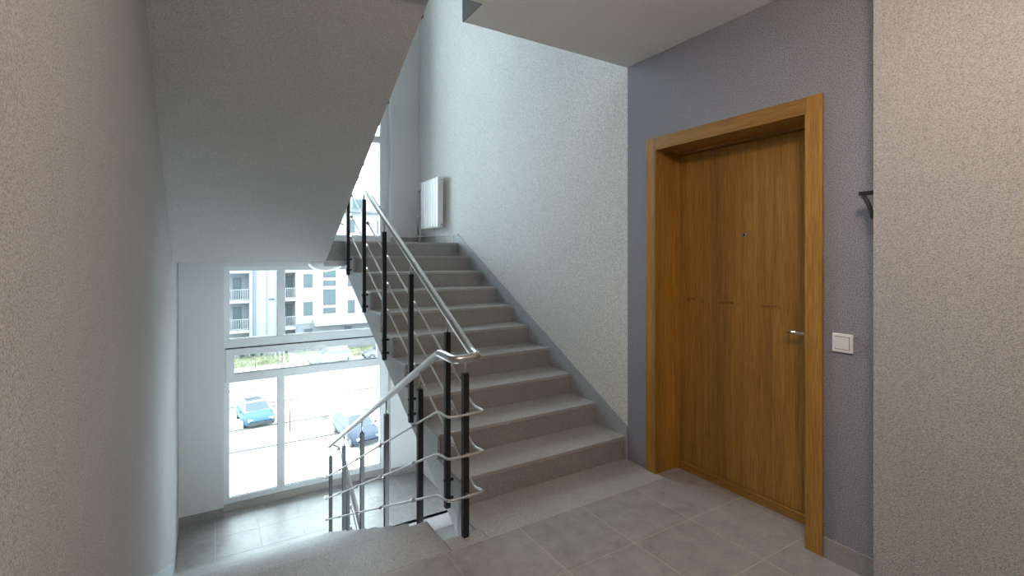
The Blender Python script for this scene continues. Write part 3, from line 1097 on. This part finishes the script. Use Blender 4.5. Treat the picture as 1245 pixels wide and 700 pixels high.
# ------------------------------------------------------------------ cars
def car(name, label, loc, yaw, paint, roofmat, sunroof=False, L=3.8, Wd=1.70, H=1.45):
    root = empty(name, loc, label, 'car')
    root.rotation_euler = (0, 0, yaw)
    hw = Wd / 2
    hl = L / 2

    def part(nm, bm, mat, parent=root, smooth=False):
        bmesh.ops.recalc_face_normals(bm, faces=bm.faces)
        me = bpy.data.meshes.new(nm)
        bm.to_mesh(me)
        bm.free()
        me.materials.append(mat)
        if smooth:
            for p in me.polygons:
                p.use_smooth = True
        o = bpy.data.objects.new(nm, me)
        col.objects.link(o)
        o.parent = parent
        return o
    # local frame: +x forward, y to the left, z up
    # lower body: (x, bottom, shoulder height, half width)
    st = [(-hl, 0.42, 0.72, hw * 0.80), (-hl + 0.06, 0.26, 0.86, hw * 0.93), (-hl + 0.35, 0.20, 0.92, hw), (-0.6, 0.18, 0.93, hw),
          (0.55, 0.18, 0.93, hw), (0.95, 0.18, 0.90, hw), (hl - 0.45, 0.20, 0.80, hw * 0.98), (hl - 0.12, 0.24, 0.68, hw * 0.90), (hl, 0.36, 0.58, hw * 0.74)]
    bm = bmesh.new()
    rings = []
    for x, b, t, w in st:
        ring = []
        for y, z in ((-w * 0.92, b), (-w, b + 0.14), (-w, t - 0.14), (-w * 0.93, t - 0.02), (-w * 0.6, t + 0.02), (0, t + 0.03),
                     (w * 0.6, t + 0.02), (w * 0.93, t - 0.02), (w, t - 0.14), (w, b + 0.14), (w * 0.92, b)):
            ring.append(bm.verts.new((x, y, z)))
        rings.append(ring)
    for a, b in zip(rings[:-1], rings[1:]):
        n = len(a)
        for k in range(n):
            bm.faces.new((a[k], a[(k + 1) % n], b[(k + 1) % n], b[k]))
    bm.faces.new(rings[0][::-1])
    bm.faces.new(rings[-1])
    part('body', bm, paint, smooth=True)
    # greenhouse
    gx = [(-hl + 0.12, 0.90), (-hl + 0.42, H - 0.03), (0.15, H), (0.95, 0.90)]
    wb, wt = hw * 0.92, hw * 0.74
    bm = bmesh.new()
    A = [bm.verts.new((x, -(wb if z < 1 else wt), z)) for x, z in gx]
    B = [bm.verts.new((x, (wb if z < 1 else wt), z)) for x, z in gx]
    for i in range(3):
        bm.faces.new((A[i], A[i + 1], B[i + 1], B[i]))
    bm.faces.new(A)
    bm.faces.new(B[::-1])
    bm.faces.new((A[0], B[0], B[3], A[3]))
    cab = part('cabin', bm, roofmat)

    def quad(nm, pts, mat, off, parent):
        bm = bmesh.new()
        vv = [Vector(p) for p in pts]
        n = (vv[1] - vv[0]).cross(vv[2] - vv[0]).normalized()
        if n.dot(sum(vv, Vector()) / 4 - Vector((0, 0, 0.9))) < 0:
            n = -n
        a = [bm.verts.new(v + n * off) for v in vv]
        b = [bm.verts.new(v - n * 0.01) for v in vv]
        bm.faces.new(a)
        bm.faces.new(b[::-1])
        for i in range(4):
            bm.faces.new((a[i], a[(i + 1) % 4], b[(i + 1) % 4], b[i]))
        return part(nm, bm, mat, parent)

    def lerp(a, b, t):
        return a + (b - a) * t

    def on_face(i, f0, f1, s):
        (xa, za), (xb, zb_) = gx[i], gx[i + 1]
        wa, wb2 = (wb if za < 1 else wt), (wb if zb_ < 1 else wt)
        out = []
        for f, sg in ((f0, -1), (f1, -1), (f1, 1), (f0, 1)):
            out.append((lerp(xa, xb, f), sg * lerp(wa, wb2, f) * s, lerp(za, zb_, f)))
        return out
    quad('rear_window', on_face(0, 0.18, 0.86, 0.86), M['carglass'], 0.008, cab)
    quad('windscreen', on_face(2, 0.08, 0.92, 0.90), M['carglass'], 0.008, cab)
    if sunroof:
        quad('sunroof', on_face(1, 0.22, 0.80, 0.72), M['carglass'], 0.012, cab)
    for sg in (-1, 1):
        for xa, xb, xa2, xb2 in ((-hl + 0.36, -0.42, -hl + 0.56, -0.42), (-0.36, 0.72, -0.36, 0.18)):
            za_, zt_ = 0.95, H - 0.08
            ya_, yt_ = sg * (wb - 0.02), sg * (wt + 0.015)
            quad('side_window', [(xa, ya_, za_), (xb, ya_, za_), (xb2, yt_, zt_), (xa2, yt_, zt_)], M['carglass'], 0.012, cab)
    # wheels
    wheel = rim = None
    for x in (-hl + 0.68, hl - 0.72):
        for sg in (-1, 1):
            bm = bmesh.new()
            add_tube(bm, [(x, sg * (hw - 0.20), 0.30), (x, sg * (hw - 0.17), 0.30), (x, sg * (hw + 0.0), 0.30), (x, sg * (hw + 0.01), 0.30)], [0.27, 0.30, 0.30, 0.28], 20)
            w_ = part('wheel', bm, M['tyre'])
            bm = bmesh.new()
            add_tube(bm, [(x, sg * (hw - 0.02), 0.30), (x, sg * (hw + 0.016), 0.30)], 0.19, 14)
            part('rim', bm, M['silver'], w_)
    for nm, x, mat in (('bumper', -hl - 0.02, M['tyre']), ('bumper', hl - 0.06, M['tyre'])):
        bm = bmesh.new()
        add_box(bm, (x, -hw * 0.78, 0.22), (x + 0.09, hw * 0.78, 0.40))
        bmesh.ops.bevel(bm, geom=bm.edges[:], offset=0.02, segments=1, affect='EDGES')
        part(nm, bm, mat)
    for sg in (-1, 1):
        bm = bmesh.new()
        add_box(bm, (-hl - 0.005, sg * hw * 0.70 - 0.10, 0.62), (-hl + 0.06, sg * hw * 0.70 + 0.10, 0.80))
        part('tail_lamp', bm, M['lamp_red'])
        bm = bmesh.new()
        add_box(bm, (hl - 0.16, sg * hw * 0.66 - 0.13, 0.50), (hl - 0.015, sg * hw * 0.66 + 0.13, 0.64))
        part('head_lamp', bm, M['lamp_clear'])
        bm = bmesh.new()
        add_box(bm, (0.66, sg * (hw + 0.10) - 0.08, 0.90), (0.76, sg * (hw + 0.10) + 0.08, 1.02))
        bmesh.ops.bevel(bm, geom=bm.edges[:], offset=0.02, segments=1, affect='EDGES')
        part('door_mirror', bm, paint)
    bm = bmesh.new()
    add_box(bm, (-hl - 0.012, -0.26, 0.46), (-hl + 0.02, 0.26, 0.57))
    part('number_plate', bm, M['rail_far'])
    return root


car('hatchback', 'light blue hatchback with a white roof, parked in the car park', (2.42, 38.0, ZG), math.radians(-83), M['blue'], M['carwhite'], True, 3.8, 1.86, 1.38)
car('saloon_car', 'dark blue car parked behind the stair railing', (7.65, 31.3, ZG), math.radians(-84), M['navy'], M['silver'], False, 4.4, 1.78, 1.45)
car('estate_car', 'silver car standing on the street before the lawn', (10.6, 54.6, ZG), math.radians(184), M['carwhite'], M['carwhite'], False, 4.3, 1.75, 1.5)
car('street_car', 'pale car on the street at the right, nearest the stair edge', (16.2, 54.4, ZG), math.radians(180), M['silver'], M['silver'], False, 4.2, 1.75, 1.5)


# ------------------------------------------------------------------ apartment building
def building():
    root = empty('apartment_building', (10, 60, ZG), 'white apartment building with balconies and grey base across the street', 'building')
    YF = 60.0
    H0 = 6.55
    FL = 3.22
    boxes('wall', [((7.9, YF, -6.45), (32, YF + 12, H0)), ((3.98, YF + 0.6, ZG), (6.1, YF + 12, H0)),
                   ((6.1, YF + 1.6, ZG), (7.9, YF + 12, H0)), ((-14, YF + 1.6, ZG), (3.26, YF + 12, H0))], M['facade'], root)
    box('pillar', (3.26, YF, ZG), (3.56, YF + 1.7, H0), M['facade'], root)
    box('pillar', (-3.0, YF, ZG), (-2.7, YF + 1.7, H0), M['facade'], root)
    box('pillar', (6.1, YF + 0.3, ZG), (6.85, YF + 1.7, H0), M['facade'], root)
    box('cladding_strip', (3.56, YF + 0.5, ZG), (3.98, YF + 2, H0), M['facade_dark'], root)
    box('cladding_strip', (4.95, YF + 0.56, ZG), (5.15, YF + 0.62, H0), M['facade_grey'], root)
    box('base_wall', (7.9, YF + 0.05, ZG), (32, YF + 12, -6.45), M['facade_grey'], root)
    # recess wall left of the right block
    box('recess_lamp', (5.25, YF + 0.45, -3.55), (5.75, YF + 0.6, -3.42), M['farframe'], root)
    # balconies of the left wing and of the right block
    for n in range(-1, 4):
        z = -3.50 + FL * n
        for xa, xb in ((-2.7, 3.26), (6.85, 7.9)):
            s = box('balcony_slab', (xa, YF - 0.25, z - 0.24), (xb, YF + 1.65, z + 0.06), M['facade'], root)
            boxes('balcony_rail', [((xa, YF - 0.22, z + 1.20), (xb, YF - 0.17, z + 1.26)), ((xa, YF - 0.22, z + 0.16), (xb, YF - 0.17, z + 0.20))], M['rail_far'], s)
            k = int((xb - xa) / 0.21)
            boxes('balusters', [((xa + i * (xb - xa) / k, YF - 0.21, z + 0.06), (xa + i * (xb - xa) / k + 0.05, YF - 0.18, z + 1.22)) for i in range(k + 1)], M['rail_far'], s)
        # rendered back wall of the loggia is grey
        box('loggia_wall', (-2.7, YF + 1.52, z + 0.06), (3.26, YF + 1.62, z + FL - 0.24), M['facade_dark'], root)
        for xa, xb, zb_, zt_ in ((1.75, 2.55, 0.06, 2.45), (-0.6, 0.9, 0.06, 2.45), (6.98, 7.75, 0.06, 2.5)):
            yy = YF + 1.5
            w = boxes('window', [((xa, yy - 0.06, z + zb_), (xa + 0.07, yy, z + zt_)), ((xb - 0.07, yy - 0.06, z + zb_), (xb, yy, z + zt_)),
                                 ((xa, yy - 0.06, z + zt_ - 0.07), (xb, yy, z + zt_)), ((xa, yy - 0.06, z + zb_), (xb, yy, z + zb_ + 0.07))], M['farframe'], root)
            box('window_pane', (xa + 0.05, yy - 0.03, z + zb_ + 0.05), (xb - 0.05, yy - 0.005, z + zt_ - 0.05), M['pane'], w)

    def win(xa, xb, za, zt, split=True):
        w = boxes('window', [((xa, YF - 0.03, za), (xa + 0.08, YF + 0.02, zt)), ((xb - 0.08, YF - 0.03, za), (xb, YF + 0.02, zt)),
                             ((xa, YF - 0.03, zt - 0.08), (xb, YF + 0.02, zt)), ((xa, YF - 0.03, za), (xb, YF + 0.02, za + 0.08))]
                  + ([(((xa + xb) / 2 - 0.03, YF - 0.03, za), ((xa + xb) / 2 + 0.03, YF + 0.02, zt))] if split else []), M['farframe'], root)
        box('window_pane', (xa + 0.06, YF - 0.012, za + 0.06), (xb - 0.06, YF + 0.03, zt - 0.06), M['pane'], w)
    for n in range(0, 4):
        z = -5.50 + FL * n
        for xa, xb in ((8.75, 9.72), (13.70, 14.50), (17.2, 18.2), (20.5, 21.4), (24.0, 25.0), (27.5, 28.5)):
            win(xa, xb, z, z + 1.55)
        # stairwell glazing of the other house, panes between white bands
        win(10.9, 12.28, z + 0.13, z + 0.75, False)
        win(10.9, 12.28, z + 1.10, z + 2.92)
    for xa, xb in ((8.83, 9.72), (13.3, 14.15), (17.0, 18.4), (21, 22)):
        win(xa, xb, -8.2, -7.05)
    # entrance canopy
    c = prism('canopy', [(YF - 1.5, -6.62), (YF, -6.62), (YF, -5.95), (YF - 1.5, -6.30)], 'X', 9.75, 19.0, M['facade'], root)
    # pitched roof with a dark eave
    box('eave', (-14.4, YF - 0.6, H0), (32.4, YF + 12.6, H0 + 0.22), M['roof'], root)
    prism('roof', [(YF - 0.4, H0 + 0.22), (YF + 12.4, H0 + 0.22), (YF + 6, H0 + 3.0)], 'X', -14.2, 32.2, M['roof'], root)
    for x in (14.2, 19.0):
        d = box('dormer', (x, YF + 0.6, H0 + 0.2), (x + 1.5, YF + 3.4, H0 + 2.0), M['facade_grey'], root)
        box('dormer_pane', (x + 0.25, YF + 0.56, H0 + 0.7), (x + 1.25, YF + 0.62, H0 + 1.7), M['pane'], d)


building()
